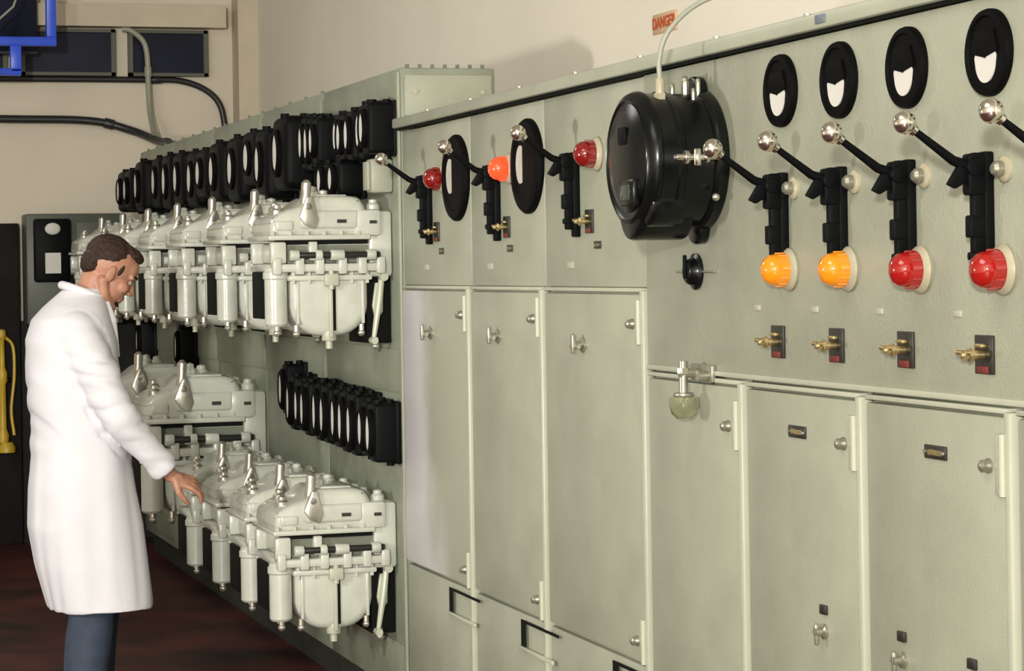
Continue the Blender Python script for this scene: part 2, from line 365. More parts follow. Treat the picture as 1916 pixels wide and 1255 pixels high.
r_l = relay((-7.99, FN-0.010, 1.035), 0.200, 0.088, 0.105, 0.042, 0.082, 'middle relay meters', 'black relay meter with white dial in the middle row')
for i in range(1, 10):
    c = dup(r_l, (-(7.99+i*0.145), RN, 1.037+0.004*i)); c.scale = (1, random.uniform(0.88, 1.15), random.uniform(0.94, 1.12))
for L, z in ((9.47, 1.12), (12.0, 1.22), (13.3, 1.22)):
    dup(r_l, (-L, RN, z), group='middle relay meters', label='black relay meter above the larger breakers')
rt = root('terminal_box', (-8.08, RN, 1.92), 'small grey terminal box under the relays', 'terminal box')
g = G(); g.box((0, -0.04, 0), (0.08, 0.08, 0.12), 0.012); g.obj('box_body', PANEL, rt)
g = G(); g.box((0, -0.085, 0), (0.065, 0.012, 0.10), 0.004); g.obj('box_cover', PANEL, rt)

# ------------------------------------------------------------------ lower cabinets
def glare_mat():
    m = mat('door_paint_with_painted_glare', PC, 0.42)
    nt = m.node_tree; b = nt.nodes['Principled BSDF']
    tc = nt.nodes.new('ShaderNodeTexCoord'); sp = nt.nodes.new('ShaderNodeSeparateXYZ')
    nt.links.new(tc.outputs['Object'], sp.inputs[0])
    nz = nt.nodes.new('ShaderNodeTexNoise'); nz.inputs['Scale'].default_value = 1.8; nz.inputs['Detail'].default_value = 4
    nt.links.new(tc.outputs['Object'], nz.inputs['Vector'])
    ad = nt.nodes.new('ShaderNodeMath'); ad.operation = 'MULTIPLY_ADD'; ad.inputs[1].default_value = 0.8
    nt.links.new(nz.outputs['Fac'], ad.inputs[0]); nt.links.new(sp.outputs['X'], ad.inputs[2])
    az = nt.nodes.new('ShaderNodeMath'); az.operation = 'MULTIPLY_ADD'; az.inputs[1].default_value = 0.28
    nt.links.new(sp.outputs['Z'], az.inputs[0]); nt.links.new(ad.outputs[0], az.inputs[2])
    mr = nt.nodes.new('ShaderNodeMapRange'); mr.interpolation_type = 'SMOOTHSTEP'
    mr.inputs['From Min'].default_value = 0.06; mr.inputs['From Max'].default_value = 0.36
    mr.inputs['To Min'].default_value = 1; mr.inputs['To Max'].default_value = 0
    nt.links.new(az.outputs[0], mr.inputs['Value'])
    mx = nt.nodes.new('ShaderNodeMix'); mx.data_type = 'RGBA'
    mx.inputs['A'].default_value = (*PC, 1); mx.inputs['B'].default_value = (0.62, 0.615, 0.63, 1)  # pale reflected sheen painted into the door colour
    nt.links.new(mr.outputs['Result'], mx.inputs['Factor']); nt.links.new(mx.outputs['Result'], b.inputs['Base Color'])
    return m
GLARE = glare_mat()

def stud(parent, x, y, z, r=0.011):
    g = G(); g.lathe([(0, -0.002), (r*1.25, -0.002), (r*1.25, 0.004), (r, 0.008), (r, 0.016), (r*0.6, 0.020), (0, 0.021)], (x, y, z), (0, -1, 0), 20); return g.obj('screw', STEELD, parent)
def latch(parent, x, y, z):
    g = G(); g.lathe([(0, 0), (0.020, 0), (0.020, 0.006), (0.011, 0.010), (0.011, 0.028), (0, 0.028)], (x, y, z), (0, -1, 0), 20)
    g.box((x, y-0.030, z+0.004), (0.014, 0.012, 0.052), 0.004); g.cyl((x-0.03, y-0.024, z-0.004), (x+0.03, y-0.024, z-0.004), 0.006, seg=12)
    return g.obj('handle', STEELD, parent)
def cabinet(Lf, Ln, ztop, zbot, hz, latchL=None, latchz=None, plate=None, upper=True, label='', glare=False, group='', latches=()):
    w = Lf-Ln
    rt = root('control_cabinet', (-Ln, FN, 0), label, 'cabinet', group)
    g = G(); g.bx((-w+0.003, 0.012, 0.08), (-0.003, 0.34, 2.066), 0.004); g.obj('cabinet_body', PANEL, rt)
    g = G(); g.bx((-w+0.003, 0.05, 0), (-0.003, 0.32, 0.08)); g.obj('plinth', PLINTH, rt)
    if upper:
        g = G(); g.bx((-w+0.004, 0.0, ztop+0.012), (-0.004, 0.013, 2.064), 0.002); g.obj('front_plate', PANEL, rt)
    g = G(); g.bx((-0.028, -0.016, 0.1), (-0.003, 0.013, ztop+0.004), 0.004); g.obj('frame_strip', EDGE, rt)
    g = G(); g.bx((-w+0.010, -0.012, ztop), (-0.028, 0.013, ztop+0.010), 0.002); g.obj('frame_strip', EDGE, rt)
    d = G(); x0, x1 = -w+0.012, -0.036
    d.bx((x0, -0.010, zbot+0.006), (x1, 0.012, ztop-0.006), 0.005)
    door = d.obj('door', GLARE if glare else PANEL, rt)
    for z in (hz, zbot+0.06):
        g = G(); g.bx((-0.058, -0.018, z-0.055), (-0.028, -0.008, z+0.055), 0.003); g.cyl((-0.028, -0.018, z-0.055), (-0.028, -0.018, z+0.055), 0.007, seg=12); g.obj('hinge', EDGE, rt)
        stud(door, -0.09, -0.010, z-0.005)
    if latchL is not None: latch(door, -(latchL-Ln), -0.010, latchz)
    for (L, z) in latches:
        g = G(); x = -(L-Ln)
        g.box((x, -0.013, z+0.03), (0.03, 0.008, 0.02), 0.002); g.obj('label_plate', PLATE, door)
        g = G(); g.lathe([(0, 0), (0.016, 0), (0.016, 0.006), (0.009, 0.010), (0.009, 0.024), (0, 0.024)], (x, -0.010, z-0.015), (0, -1, 0), 20)
        g.box((x, -0.030, z-0.02), (0.010, 0.010, 0.045), 0.004); g.obj('handle', STEELD, door)
    if plate:
        L, z = plate; x = -(L-Ln)
        g = G(); g.box((x, -0.012, z), (0.085, 0.006, 0.026), 0.002); g.obj('name_plate', PLATE, door)
        for dx in (-0.036, 0.036):
            g = G(); g.cyl((x+dx, -0.014, z), (x+dx, -0.019, z), 0.004, seg=10); g.obj('rivet', STEEL, door)
        for k in range(5):
            g = G(); g.box((x-0.022+k*0.011, -0.0155, z+random.uniform(-0.001, 0.001)), (0.006, 0.002, 0.010)); g.obj('engraved_mark', BRASS, door)
    g = G(); g.bx((x0, -0.006, 0.11), (x1, 0.012, zbot-0.006), 0.003); g.obj('kick_panel', PANEL, rt)
    return rt
gl = 'narrow relay control cabinets'; gr = 'generator control cabinets'
cabinet(7.92, 7.10, 1.53, 0.60, 1.455, 7.55, 1.385, None, True, 'grey-green control cabinet with painted pale sheen on its door', True, gl)
cabinet(7.10, 6.37, 1.53, 0.60, 1.455, 6.80, 1.392, None, True, 'grey-green control cabinet with a chrome door handle', False, gl)
cabinet(6.37, 5.56, 1.53, 0.60, 1.455, 6.03, 1.387, None, True, 'grey-green control cabinet beside the big drum meter', False, gl)
cabinet(5.56, 4.945, 1.325, 0.30, 1.235, None, None, None, False, 'grey-green cabinet with a plain narrow door', False, gr)
cabinet(4.945, 4.34, 1.325, 0.30, 1.235, None, None, (4.655, 1.24), False, 'grey-green cabinet with an engraved name plate on its door', False, gr, latches=((4.535, 0.85),))
cabinet(4.34, 3.74, 1.325, 0.30, 1.235, None, None, (4.03, 1.24), False, 'grey-green cabinet with two small latches and a name plate', False, gr, latches=((4.18, 0.845), (3.90, 0.835)))
cabinet(3.74, 3.14, 1.325, 0.30, 1.235, None, None, (3.44, 1.24), False, 'grey-green cabinet ending the row', False, gr)
rt = root('instrument_panel', (-5.555, FN, 1.34), 'continuous grey-green steel instrument panel carrying meters, levers and lamps', 'panel')
g = G(); g.bx((0.0, -0.008, 0.0), (2.41, 0.0115, 0.726), 0.004); g.obj('panel_sheet', PANEL, rt)
g = G(); g.bx((0.0, -0.012, 0.0), (2.41, -0.006, 0.012), 0.002); g.obj('edge_strip', EDGE, rt)
RAIL = mat('rail_paint', (0.39, 0.41, 0.32), 0.35, var=0.08, vscale=5)
rt = root('cornice_rail', (-7.92, FN, 2.068), 'grey-green steel rail capping the row of control cabinets', 'rail')
g = G(); g.bx((0, -0.035, 0.006), (4.78, 0.34, 0.040), 0.006); g.obj('rail_cap', RAIL, rt)
g = G(); g.bx((0.01, -0.022, 0.0), (4.78, 0.0, 0.008)); g.obj('painted_shadow_line', SLOT, rt)  # dark strip stands in for the shadow line under the rail
for k in range(9):
    g = G(); g.cyl((0.3+k*0.5, 0.01, 0.04), (0.3+k*0.5, 0.01, 0.052), 0.009, seg=8); g.obj('cover_bolt', STEELD, rt)
rt = root('label_tag', (-4.455, FN-0.035, 2.092), 'tiny blue-grey label tag fixed to the cabinet rail', 'label')
g = G(); g.box((0, -0.002, 0), (0.045, 0.004, 0.018), 0.001); g.obj('tag', mat('blue_tag', (0.16, 0.19, 0.22), 0.4), rt)
v0 = None
for (La, Lb) in ((7.355, 6.98), (6.60, 6.24), (5.82, 5.46)):
    if v0 is None:
        v0 = root('vent_cover', (-La, FN-0.016, 0.505), 'small steel ventilation cover with dark slots low on the cabinets', 'vent', 'ventilation covers')
        g = G(); g.prism_y([(0, 0), (0.04, 0), (0.04, 0.068), (0.34, 0.068), (0.34, 0.076), (0, 0.076)], -0.002, 0.0); g.obj('slot', SLOT, v0)
        g = G(); g.bx((-0.01, -0.008, -0.012), (0.30, 0.0, 0.0), 0.002); g.obj('ledge', EDGE, v0)
    else: dup(v0, (-La, FN-0.016, 0.505))

# ------------------------------------------------------------------ instruments
def small_meter(L, z):
    rt = root('panel_meter', (-L, FN-0.008, z), 'round black panel meter with a white half dial', 'meter', 'round panel meters')
    g = G(); R = 0.078
    g.lathe([(0, 0), (R, 0), (R, 0.008), (R*0.97, 0.014), (R*0.84, 0.016), (R*0.80, 0.012), (0, 0.012)], seg=48); g.obj('meter_case', BLACKR, rt)
    g = G(); pts = []
    for i in range(13):
        a = math.radians(200+140*i/12); pts.append((0.036*math.cos(a), 0.040*math.sin(a)-0.014))
    pts += [(0.038, -0.008), (0.032, 0.006), (0.016, 0.001), (0.0, -0.012), (-0.016, -0.001), (-0.032, 0.004), (-0.038, -0.008)]
    g.prism_y(pts, -0.0145, -0.012); g.obj('dial', DIAL, rt)
    g = G(); g.prism_y([(-0.045, 0.0), (-0.032, 0.040), (0.032, 0.040), (0.045, 0.0), (0.0, -0.009)], -0.017, -0.012, 0.001); g.obj('movement_cover', BLACKR, rt)
    return rt
sm = small_meter(4.71, 1.965)
for L in (4.42, 4.12, 3.80, 3.50): dup(sm, (-L, FN-0.008, 1.965))
def big_meter(L, z):
    rt = root('panel_meter', (-L, FN, z), 'large round black meter with a pale dial beside a lever switch', 'meter', 'large round meters')
    g = G(); R = 0.136
    g.lathe([(0, 0), (R, 0), (R, 0.010), (R*0.95, 0.018), (R*0.78, 0.021), (R*0.72, 0.015), (0, 0.015)], seg=56); g.obj('meter_case', BLACKR, rt)
    t = G(); pts = []
    for i in range(25):
        a = math.radians(70+220*i/24); pts.append((0.040*math.cos(a)-0.036, 0.055*math.sin(a)+0.006))
    t.prism_y(pts, -0.0175, -0.015); t.obj('dial', DIALD, rt)
    return rt
bm_ = big_meter(7.24, 1.88); dup(bm_, (-6.505, FN, 1.884))

def lever(L, z, label, group):
    rt = root('lever_switch', (-L, FN, z), label, 'lever switch', group)
    g = G()
    g.bx((-0.013, -0.020, -0.20), (0.013, 0.0, 0.028), 0.004)
    g.bx((-0.010, -0.040, -0.18), (0.010, -0.015, 0.026), 0.004)
    g.bx((-0.014, -0.052, -0.05), (0.014, -0.015, 0.024), 0.006)
    g.bx((-0.012, -0.048, -0.125), (0.012, -0.015, -0.085), 0.004)
    g.bx((-0.012, -0.045, -0.165), (0.012, -0.015, -0.150), 0.004)
    g.cyl((-0.018, -0.038, 0.0), (0.018, -0.038, 0.0), 0.017, seg=20, bev=0.003)
    g.obj('lever_mount', BLACKM, rt)
    g = G(); g.tube([(0, -0.038, 0.0), (0, -0.075, 0.012), (0, -0.15, 0.065)], [0.011, 0.009, 0.0065], 14)
    g.prism_x([(-0.040, -0.02), (-0.072, -0.038), (-0.088, -0.030), (-0.066, 0.004), (-0.040, 0.016)], -0.006, 0.006, 0.002)
    arm = g.obj('lever_arm', BLACKM, rt)
    g = G(); g.sph((0, -0.168, 0.079), 0.021, 28); g.cyl((0, -0.148, 0.063), (0, -0.158, 0.071), 0.010, 0.012, 16); g.obj('ball_knob', CHROME, arm)
    return rt
lv = lever(4.70, 1.762, 'black lever switch with chrome ball knob above an indicator lamp', 'instrument panel lever switches')
lv.location.y = FN-0.008
for L in (4.41, 4.11, 3.81, 3.50): dup(lv, (-L, FN-0.008, 1.762))
for L in (7.555, 6.80, 6.08):
    c = dup(lv, (-L, FN, 1.875), label='black lever switch with chrome ball knob beside a red lamp', group='cabinet lever switches')
def pushk(L, z):
    rt = root('push_button', (-L, FN-0.008, z), 'cream and chrome push button beside a lever switch', 'button', 'push buttons')
    g = G(); g.lathe([(0, 0), (0.024, 0), (0.024, 0.006), (0.018, 0.010), (0, 0.010)], seg=28); g.obj('collar', CREAM, rt)
    g = G(); g.lathe([(0, 0.008), (0.014, 0.008), (0.014, 0.022), (0.009, 0.028), (0, 0.029)], seg=24); g.obj('button_cap', STEELD, rt)
    return rt
pk = pushk(4.655, 1.755)
for L in (4.36, 4.06, 3.755): dup(pk, (-L, FN-0.008, 1.757))
def lamp(L, z, m, label, group, front, s=1.0):
    rt = root('indicator_lamp', (-L, front, z), label, 'indicator lamp', group)
    g = G(); g.lathe([(0, 0), (0.043, 0), (0.046, 0.006), (0.042, 0.012), (0.036, 0.016), (0.036, 0.010), (0, 0.010)], seg=40); g.obj('bezel', CREAM, rt)
    g = G(); g.lathe([(0, 0.010), (0.035, 0.010), (0.035, 0.016), (0.034, 0.036), (0.031, 0.050), (0.023, 0.060), (0.011, 0.066), (0, 0.067)], seg=32)
    for k in range(12):
        a = 2*math.pi*k/12; g.cyl((0.035*math.cos(a), -0.012, 0.035*math.sin(a)), (0.0345*math.cos(a), -0.036, 0.0345*math.sin(a)), 0.002, seg=6)
    g.obj('lens', m, rt)
    rt.scale = (s, s, s); return rt
lamp(4.685, 1.583, AMBL, 'amber indicator lamp in a cream bezel, first of the pair', 'panel indicator lamps', FN-0.008)
lamp(4.395, 1.583, AMBL, 'amber indicator lamp in a cream bezel next to a red lamp', 'panel indicator lamps', FN-0.008)
lamp(4.08, 1.581, REDL, 'red indicator lamp in a cream bezel next to an amber lamp', 'panel indicator lamps', FN-0.008)
lamp(3.765, 1.58, REDL, 'red indicator lamp in a cream bezel next to a red lamp', 'panel indicator lamps', FN-0.008)
lamp(7.41, 1.884, DREDL, 'unlit dark red indicator lamp beside a large meter', 'cabinet indicator lamps', FN)
lamp(6.69, 1.885, GLOWL, 'glowing orange-red indicator lamp beside a large meter', 'cabinet indicator lamps', FN)
lamp(5.92, 1.89, DREDL, 'dark red indicator lamp beside the drum meter', 'cabinet indicator lamps', FN)

def keysw(L, z, front=FN-0.008, group='key switches'):
    rt = root('key_switch', (-L, front, z), 'brass key switch on a black plate with a red tag', 'switch', group)
    g = G(); g.box((0, -0.003, 0), (0.066, 0.006, 0.070), 0.002); g.obj('switch_plate', PLATE, rt)
    g = G(); g.cyl((0, -0.005, 0), (0, -0.050, 0), 0.009, 0.007, seg=18, bev=0.002); g.cyl((0, -0.03, 0), (0, -0.036, 0), 0.013, seg=18, bev=0.002)
    g.cyl((-0.028, -0.042, 0.004), (0.028, -0.042, 0.004), 0.005, seg=12); g.box((0.0, -0.012, 0.016), (0.03, 0.012, 0.008), 0.003); g.obj('switch_handle', BRASS, rt)
    g = G(); g.box((0, -0.008, -0.027), (0.04, 0.004, 0.013), 0.001); g.obj('tag', REDTAG, rt)
    return rt
ks = keysw(4.75, 1.428)
for L in (4.456, 4.147, 3.838): dup(ks, (-L, FN-0.008, 1.428))
for L in (7.49, 6.725, 5.99):
    c = dup(ks, (-L, FN, 1.715), group='cabinet key switches', label='small key switch with red tag under a lever switch'); c.scale = (0.9, 0.9, 0.9)
def nplate(L, z, w=0.05, h=0.02, front=FN, m=PLATE):
    rt = root('name_plate', (-L, front, z), 'small engraved black name plate riveted to the cabinet', 'name plate', 'engraved name plates')
    g = G(); g.box((0, -0.002, 0), (w, 0.004, h), 0.001); g.obj('plate', m, rt)
    for k in range(4):
        g = G(); g.box((-w*0.3+k*w*0.2, -0.005, 0), (w*0.1, 0.001, h*0.35)); g.obj('engraved_mark', BRASS, rt)
    return rt
for L in (7.44, 6.70, 5.93): nplate(L, 1.652)
CLR = mat('pale_plate', (0.44, 0.44, 0.35), 0.4)
for L in (7.62, 6.90, 6.15):
    rt = root('card_holder', (-L, FN, 1.60), 'tiny pale card holder under the name plate', 'label', 'pale card holders')
    g = G(); g.box((0, -0.002, 0), (0.05, 0.004, 0.018), 0.001); g.obj('holder', CLR, rt)
for L in (4.86, 4.56, 4.26, 3.94):
    rt = root('card_holder', (-L, FN-0.008, 1.50), 'tiny pale card holder above a key switch', 'label', 'pale card holders')
    g = G(); g.box((0, -0.002, 0), (0.03, 0.004, 0.012), 0.001); g.obj('holder', CLR, rt)
rt = root('selector_knob', (-5.22, FN-0.008, 1.58), 'round black selector knob with chrome pointer', 'knob')
g = G(); g.lathe([(0, 0), (0.043, 0), (0.043, 0.006), (0.034, 0.010), (0.028, 0.024), (0.022, 0.028), (0, 0.028)], seg=32); g.obj('knob_body', BLACK, rt)
g = G(); g.box((0, -0.030, 0.012), (0.012, 0.008, 0.055), 0.003); g.obj('knob_grip', BLACKM, rt)
g = G(); g.cyl((-0.12, -0.004, 0.0), (0.12, -0.004, 0.0), 0.003, seg=8); g.obj('pointer', STEELD, rt)
rt = root('bulkhead_lamp', (-5.19, FN-0.008, 1.345), 'small metal bracket with a hanging greenish glass bowl', 'lamp')
g = G(); g.bx((-0.05, -0.012, -0.02), (0.08, 0.0, 0.02), 0.003); g.cyl((0, -0.01, 0), (0, -0.06, 0), 0.011, seg=16); g.cyl((0.05, -0.01, -0.005), (0.05, -0.035, -0.005), 0.012, seg=16)
g.cyl((0, -0.05, 0.028), (0, -0.05, -0.045), 0.010, 0.011, 16); g.cyl((0, -0.05, 0.0), (0, -0.05, 0.012), 0.015, seg=6); g.cyl((0, -0.05, -0.045), (0, -0.05, -0.055), 0.024, seg=20, bev=0.003); g.obj('bracket', STEELD, rt)
g = G(); g.lathe([(0, 0), (0.018, 0.002), (0.030, 0.014), (0.035, 0.034), (0.034, 0.052), (0.031, 0.052), (0.032, 0.034), (0.027, 0.016), (0.016, 0.006), (0, 0.004)], (0, -0.05, -0.107), (0, 0, 1), 32); g.obj('glass_bowl', mat('green_glass', (0.80, 0.83, 0.66), 0.05, trans=0.95), rt)

# ------------------------------------------------------------------ big black drum meter
rt = root('drum_meter', (-5.17, FN-0.008, 1.838), 'large black drum-shaped synchronising meter jutting from the panel', 'meter')
g = G()
g.lathe([(0, 0), (0.162, 0), (0.165, 0.005), (0.165, 0.024), (0.160, 0.030), (0.154, 0.034), (0, 0.034)], seg=64)
for a in (90, 270):
    x = 0.0; z = 0.152*math.sin(math.radians(a)); g.cyl((x, 0, z), (x, -0.028, z), 0.042, seg=24, bev=0.006)
g.obj('mounting_flange', BLACK, rt)
g = G()
g.lathe([(0, 0.030), (0.154, 0.030), (0.154, 0.10), (0.159, 0.104), (0.159, 0.116), (0.154, 0.12), (0.154, 0.155), (0.159, 0.16), (0.159, 0.168), (0.152, 0.182), (0.138, 0.190), (0.132, 0.186), (0, 0.186)], seg=64)
g.obj('drum', BLACK, rt)
g = G(); g.cyl((0.0, -0.05, -0.112), (0, -0.185, -0.112), 0.072, seg=40, bev=0.010); g.cyl((0.07, -0.09, -0.10), (0.07, -0.175, -0.10), 0.055, seg=32, bev=0.010); g.obj('lower_lobe', BLACK, rt)
GLS = mat('dark_glass', (0.004, 0.005, 0.005), 0.22, spec=0.3)
g = G(); g.lathe([(0, 0.180), (0.128, 0.180), (0.125, 0.188), (0.100, 0.197), (0.055, 0.203), (0, 0.205)], (-0.0, 0, 0.006), seg=48); g.obj('front_glass', GLS, rt)
g = G(); g.box((0.015, -0.204, 0.055), (0.045, 0.008, 0.040), 0.003); g.obj('face_plate', BLACKM, rt)
WG = mat('window_glass', (0.04, 0.06, 0.05), 0.1)
g = G(); g.box((0.04, -0.197, -0.075), (0.095, 0.020, 0.060), 0.006); g.obj('window_box', BLACK, rt)
g = G(); g.box((0.04, -0.208, -0.075), (0.055, 0.004, 0.034), 0.001); g.obj('window_glass', WG, rt)
g = G()
g.cyl((0.158, -0.03, 0.0), (0.158, -0.13, 0.0), 0.008, seg=16, bev=0.002); g.cyl((0.158, -0.050, 0.0), (0.158, -0.061, 0.0), 0.015, seg=16, bev=0.003); g.cyl((0.158, -0.10, 0.0), (0.158, -0.112, 0.0), 0.017, seg=16, bev=0.003)
g.box((0.162, -0.08, 0.0), (0.010, 0.018, 0.040), 0.004); g.obj('clasp', CHROME, rt)
g = G(); g.sph((0.160, -0.035, -0.09), 0.009, 14); g.obj('screw', STEEL, rt)
for (x, y, z, s) in ((0.02, -0.05, 0.170, 1.1), (-0.01, -0.07, 0.164, 0.7), (0.05, -0.03, 0.172, 0.7), (0.07, -0.05, 0.150, 0.6)):
    g = G(); g.cyl((x, y, z-0.03), (x, y, z+0.012*s), 0.009*s, seg=8, bev=0.002); g.sph((x, y, z+0.014*s), 0.008*s, 10); g.obj('terminal_screw', STEELD, rt)
g = G(); g.cyl((0.06, -0.127, 0.13), (0.06, -0.127, 0.185), 0.012, 0.010, 16, 0.002); g.cyl((0.06, -0.127, 0.135), (0.06, -0.127, 0.15), 0.015, seg=6); g.obj('cable_gland', CREAM, rt)
pipe('cable', [(-5.11, 1.965, 2.02), (-5.11, 1.965, 2.07), (-5.10, 1.985, 2.13), (-5.09, 2.05, 2.19), (-5.07, 2.16, 2.235), (-5.07, 2.4, 2.34), (-5.07, 2.7, 2.55), (-5.07, 2.893, 2.9)], 0.006, mat('grey_cable', (0.33, 0.34, 0.28), 0.4), 'thin grey cable looping from the drum meter up to the wall')

# ------------------------------------------------------------------ wall sign
rt = root('wall_sign', (-7.475, 2.9, 2.405), 'small enamel sign with red DANGER lettering on the wall', 'sign')
g = G(); g.box((0, -0.004, 0), (0.215, 0.008, 0.066), 0.001); g.obj('sign_plate', mat('sign_cream', (0.62, 0.42, 0.26), 0.5), rt)
cu = bpy.data.curves.new('t', 'FONT'); cu.body = 'DANGER'; cu.size = 0.052; cu.align_x = 'CENTER'; cu.align_y = 'CENTER'; cu.extrude = 0.001; cu.offset = 0.0012
to = bpy.data.objects.new('t', cu); COL.objects.link(to)
dg = bpy.context.evaluated_depsgraph_get(); me = bpy.data.meshes.new_from_object(to.evaluated_get(dg)); bpy.data.objects.remove(to)
tx = bpy.data.objects.new('lettering', me); COL.objects.link(tx); tx.parent = rt; tx.location = (0, -0.0095, 0); tx.rotation_euler = (math.pi/2, 0, 0)
me.materials.clear(); me.materials.append(mat('sign_red', (0.48, 0.09, 0.02), 0.4))

# ------------------------------------------------------------------ far wall box with meter
rt = root('wall_cabinet', (-14.22, 1.78, 0), 'dark grey-green steel wall box with black meter on the end wall', 'cabinet')
g = G(); g.bx((-0.24, -0.29, 1.30), (0.0, 0.27, 1.95), 0.01); g.obj('cabinet_body', PANEL3, rt)
g = G(); g.bx((0.0, 0.0, 1.36), (0.012, 0.25, 1.90), 0.004); g.obj('door', PANEL3, rt)
g = G(); g.bx((0.0, -0.25, 1.55), (0.08, -0.04, 1.92), 0.015); g.obj('meter_case', BLACKM, rt)
g = G(); g.bx((0.08, -0.19, 1.60), (0.083, -0.10, 1.72)); g.obj('dial', DIAL, rt)
g = G(); g.sph((0.082, -0.145, 1.86), (0.01, 0.045, 0.035), 16); g.obj('lamp', DIAL, rt)
YEL = mat('yellow_paint', (0.55, 0.36, 0.03), 0.4, var=0.25)
rt = root('hand_pump', (-14.42, 1.375, 0.55), 'narrow yellow hand pump hanging on the dark door', 'pump')
g = G(); g.lathe([(0, 0.06), (0.032, 0.06), (0.036, 0.10), (0.022, 0.14), (0.020, 0.40), (0.030, 0.42), (0.030, 0.47), (0.018, 0.50), (0.016, 0.66), (0.028, 0.68), (0.024, 0.72), (0, 0.73)], (0.045, -0.02, 0), (0, 0, 1), 20); g.obj('barrel', YEL, rt)
g = G(); g.tube(smooth_path([(0.045, 0.0, 0.68), (0.045, 0.045, 0.62), (0.045, 0.05, 0.45), (0.045, 0.03, 0.25), (0.045, 0.045, 0.1)]), 0.010, 10); g.obj('hose', YEL, rt)
g = G(); g.lathe([(0, 0), (0.05, 0), (0.052, 0.03), (0.035, 0.06), (0, 0.06)], (0.056, 0.0, 0), (0, 0, 1), 20); g.obj('base_cup', YEL, rt)
g = G(); g.bx((0, -0.05, 0.41), (0.03, 0.03, 0.44), 0.003); g.obj('wall_clip', BLACKM, rt)

# ------------------------------------------------------------------ the man
MX, MY = -8.65, 1.12
SKIN = mat('skin', (0.44, 0.215, 0.14), 0.5, var=0.14, vscale=25, bump=0.05, bscale=200)
HAIR = mat('brown_hair', (0.034, 0.017, 0.011), 0.6, var=0.5, vscale=70, bump=0.6, bscale=160, spec=0.3)
COAT = mat('white_cotton', (0.70, 0.695, 0.73), 0.9, var=0.03, vscale=6, bump=0.05, bscale=300, spec=0.15)
TROU = mat('blue_grey_cloth', (0.035, 0.05, 0.08), 0.8, var=0.2, vscale=20)
SHOE = mat('black_leather', (0.012, 0.010, 0.009), 0.3)
def remesh(o, vox, it=3, fac=0.5):
    m = o.modifiers.new('r', 'REMESH'); m.mode = 'VOXEL'; m.voxel_size = vox; m.use_smooth_shade = True
    s = o.modifiers.new('s', 'SMOOTH'); s.iterations = it; s.factor = fac
    bpy.context.view_layer.update()
    dg = bpy.context.evaluated_depsgraph_get()
    me = bpy.data.meshes.new_from_object(o.evaluated_get(dg)); mt = o.data.materials[0]
    o.modifiers.clear(); o.data = me
    if not me.materials: me.materials.append(mt)
    me.polygons.foreach_set('use_smooth', [True]*len(me.polygons)); return o
man = root('person', (MX, MY, 0), 'man in long white lab coat reaching down to a breaker', 'person')
HM = Matrix.Translation((0, 0.080, 1.606)) @ Matrix.Rotation(math.radians(-33), 4, 'X') @ Matrix.Rotation(math.radians(6), 4, 'Z')
def H(x, y, z): return HM @ Vector((x, y, z))
HR = HM.to_quaternion().to_matrix().to_4x4()
g = G()
def he(c, r): g.sph(H(*c), r, 28, HR)
he((0, -0.012, 0.03), (0.077, 0.10, 0.090))
he((0, 0.030, -0.03), (0.061, 0.066, 0.080))
he((0, 0.045, 0.035), (0.060, 0.050, 0.055))
for s in (-1, 1):
    g.chain([(H(s*0.056, -0.015, -0.045), 0.020), (H(s*0.050, 0.015, -0.085), 0.020), (H(s*0.014, 0.072, -0.110), 0.017)])
    he((s*0.042, 0.060, -0.028), (0.022, 0.026, 0.024))
    g.chain([(H(s*0.012, 0.090, 0.020), 0.009), (H(s*0.050, 0.072, 0.018), 0.009)])
    he((s*0.083, -0.010, -0.012), (0.006, 0.017, 0.030)); he((s*0.076, -0.002, -0.020), (0.012, 0.012, 0.022))
    he((s*0.012, 0.101, -0.034), (0.009, 0.011, 0.008))
g.chain([(H(0, 0.088, 0.014), 0.008), (H(0, 0.102, -0.010), 0.009), (H(0, 0.113, -0.029), 0.0105)])
g.chain([(H(-0.020, 0.084, -0.062), 0.006), (H(0, 0.094, -0.060), 0.008), (H(0.020, 0.084, -0.062), 0.006)])
g.chain([(H(-0.018, 0.082, -0.073), 0.006), (H(0, 0.090, -0.074), 0.008), (H(0.018, 0.082, -0.073), 0.006)])
he((0, 0.076, -0.108), (0.020, 0.018, 0.017))
g.chain([(H(0, -0.025, -0.05), 0.055), (Vector((0, 0.0, 1.50)), 0.057), (Vector((0, -0.04, 1.42)), 0.070)])
g.sph((0, -0.03, 1.26), (0.145, 0.10, 0.18)); g.sph((0, -0.03, 1.02), (0.14, 0.10, 0.20)); g.sph((0, -0.03, 0.90), (0.155, 0.11, 0.12))
g.chain([(Vector((-0.14, -0.04, 1.37)), 0.045), (Vector((0.14, -0.04, 1.37)), 0.045)])
for s, fy in ((-1, 0.04), (1, -0.01)):
    g.chain([(Vector((s*0.085, -0.03, 0.88)), 0.085), (Vector((s*0.095, fy, 0.48)), 0.056), (Vector((s*0.10, fy-0.02, 0.30)), 0.052), (Vector((s*0.10, fy-0.04, 0.09)), 0.036)])
    g.chain([(Vector((s*0.10, fy-0.05, 0.05)), 0.036), (Vector((s*0.105, fy+0.09, 0.035)), 0.026)])
SH = Vector((0.155, -0.06, 1.385)); EL = Vector((0.225, 0.075, 1.09)); WR = Vector((0.165, 0.262, 0.877))
SH2 = Vector((-0.155, -0.06, 1.385)); EL2 = Vector((-0.225, -0.02, 1.08)); WR2 = Vector((-0.22, 0.06, 0.84))
g.chain([(SH, 0.045), (EL, 0.036), (EL.lerp(WR, 0.35), 0.034), (WR, 0.025)])
g.chain([(SH2, 0.045), (EL2, 0.036), (EL2.lerp(WR2, 0.35), 0.034), (WR2, 0.025)])
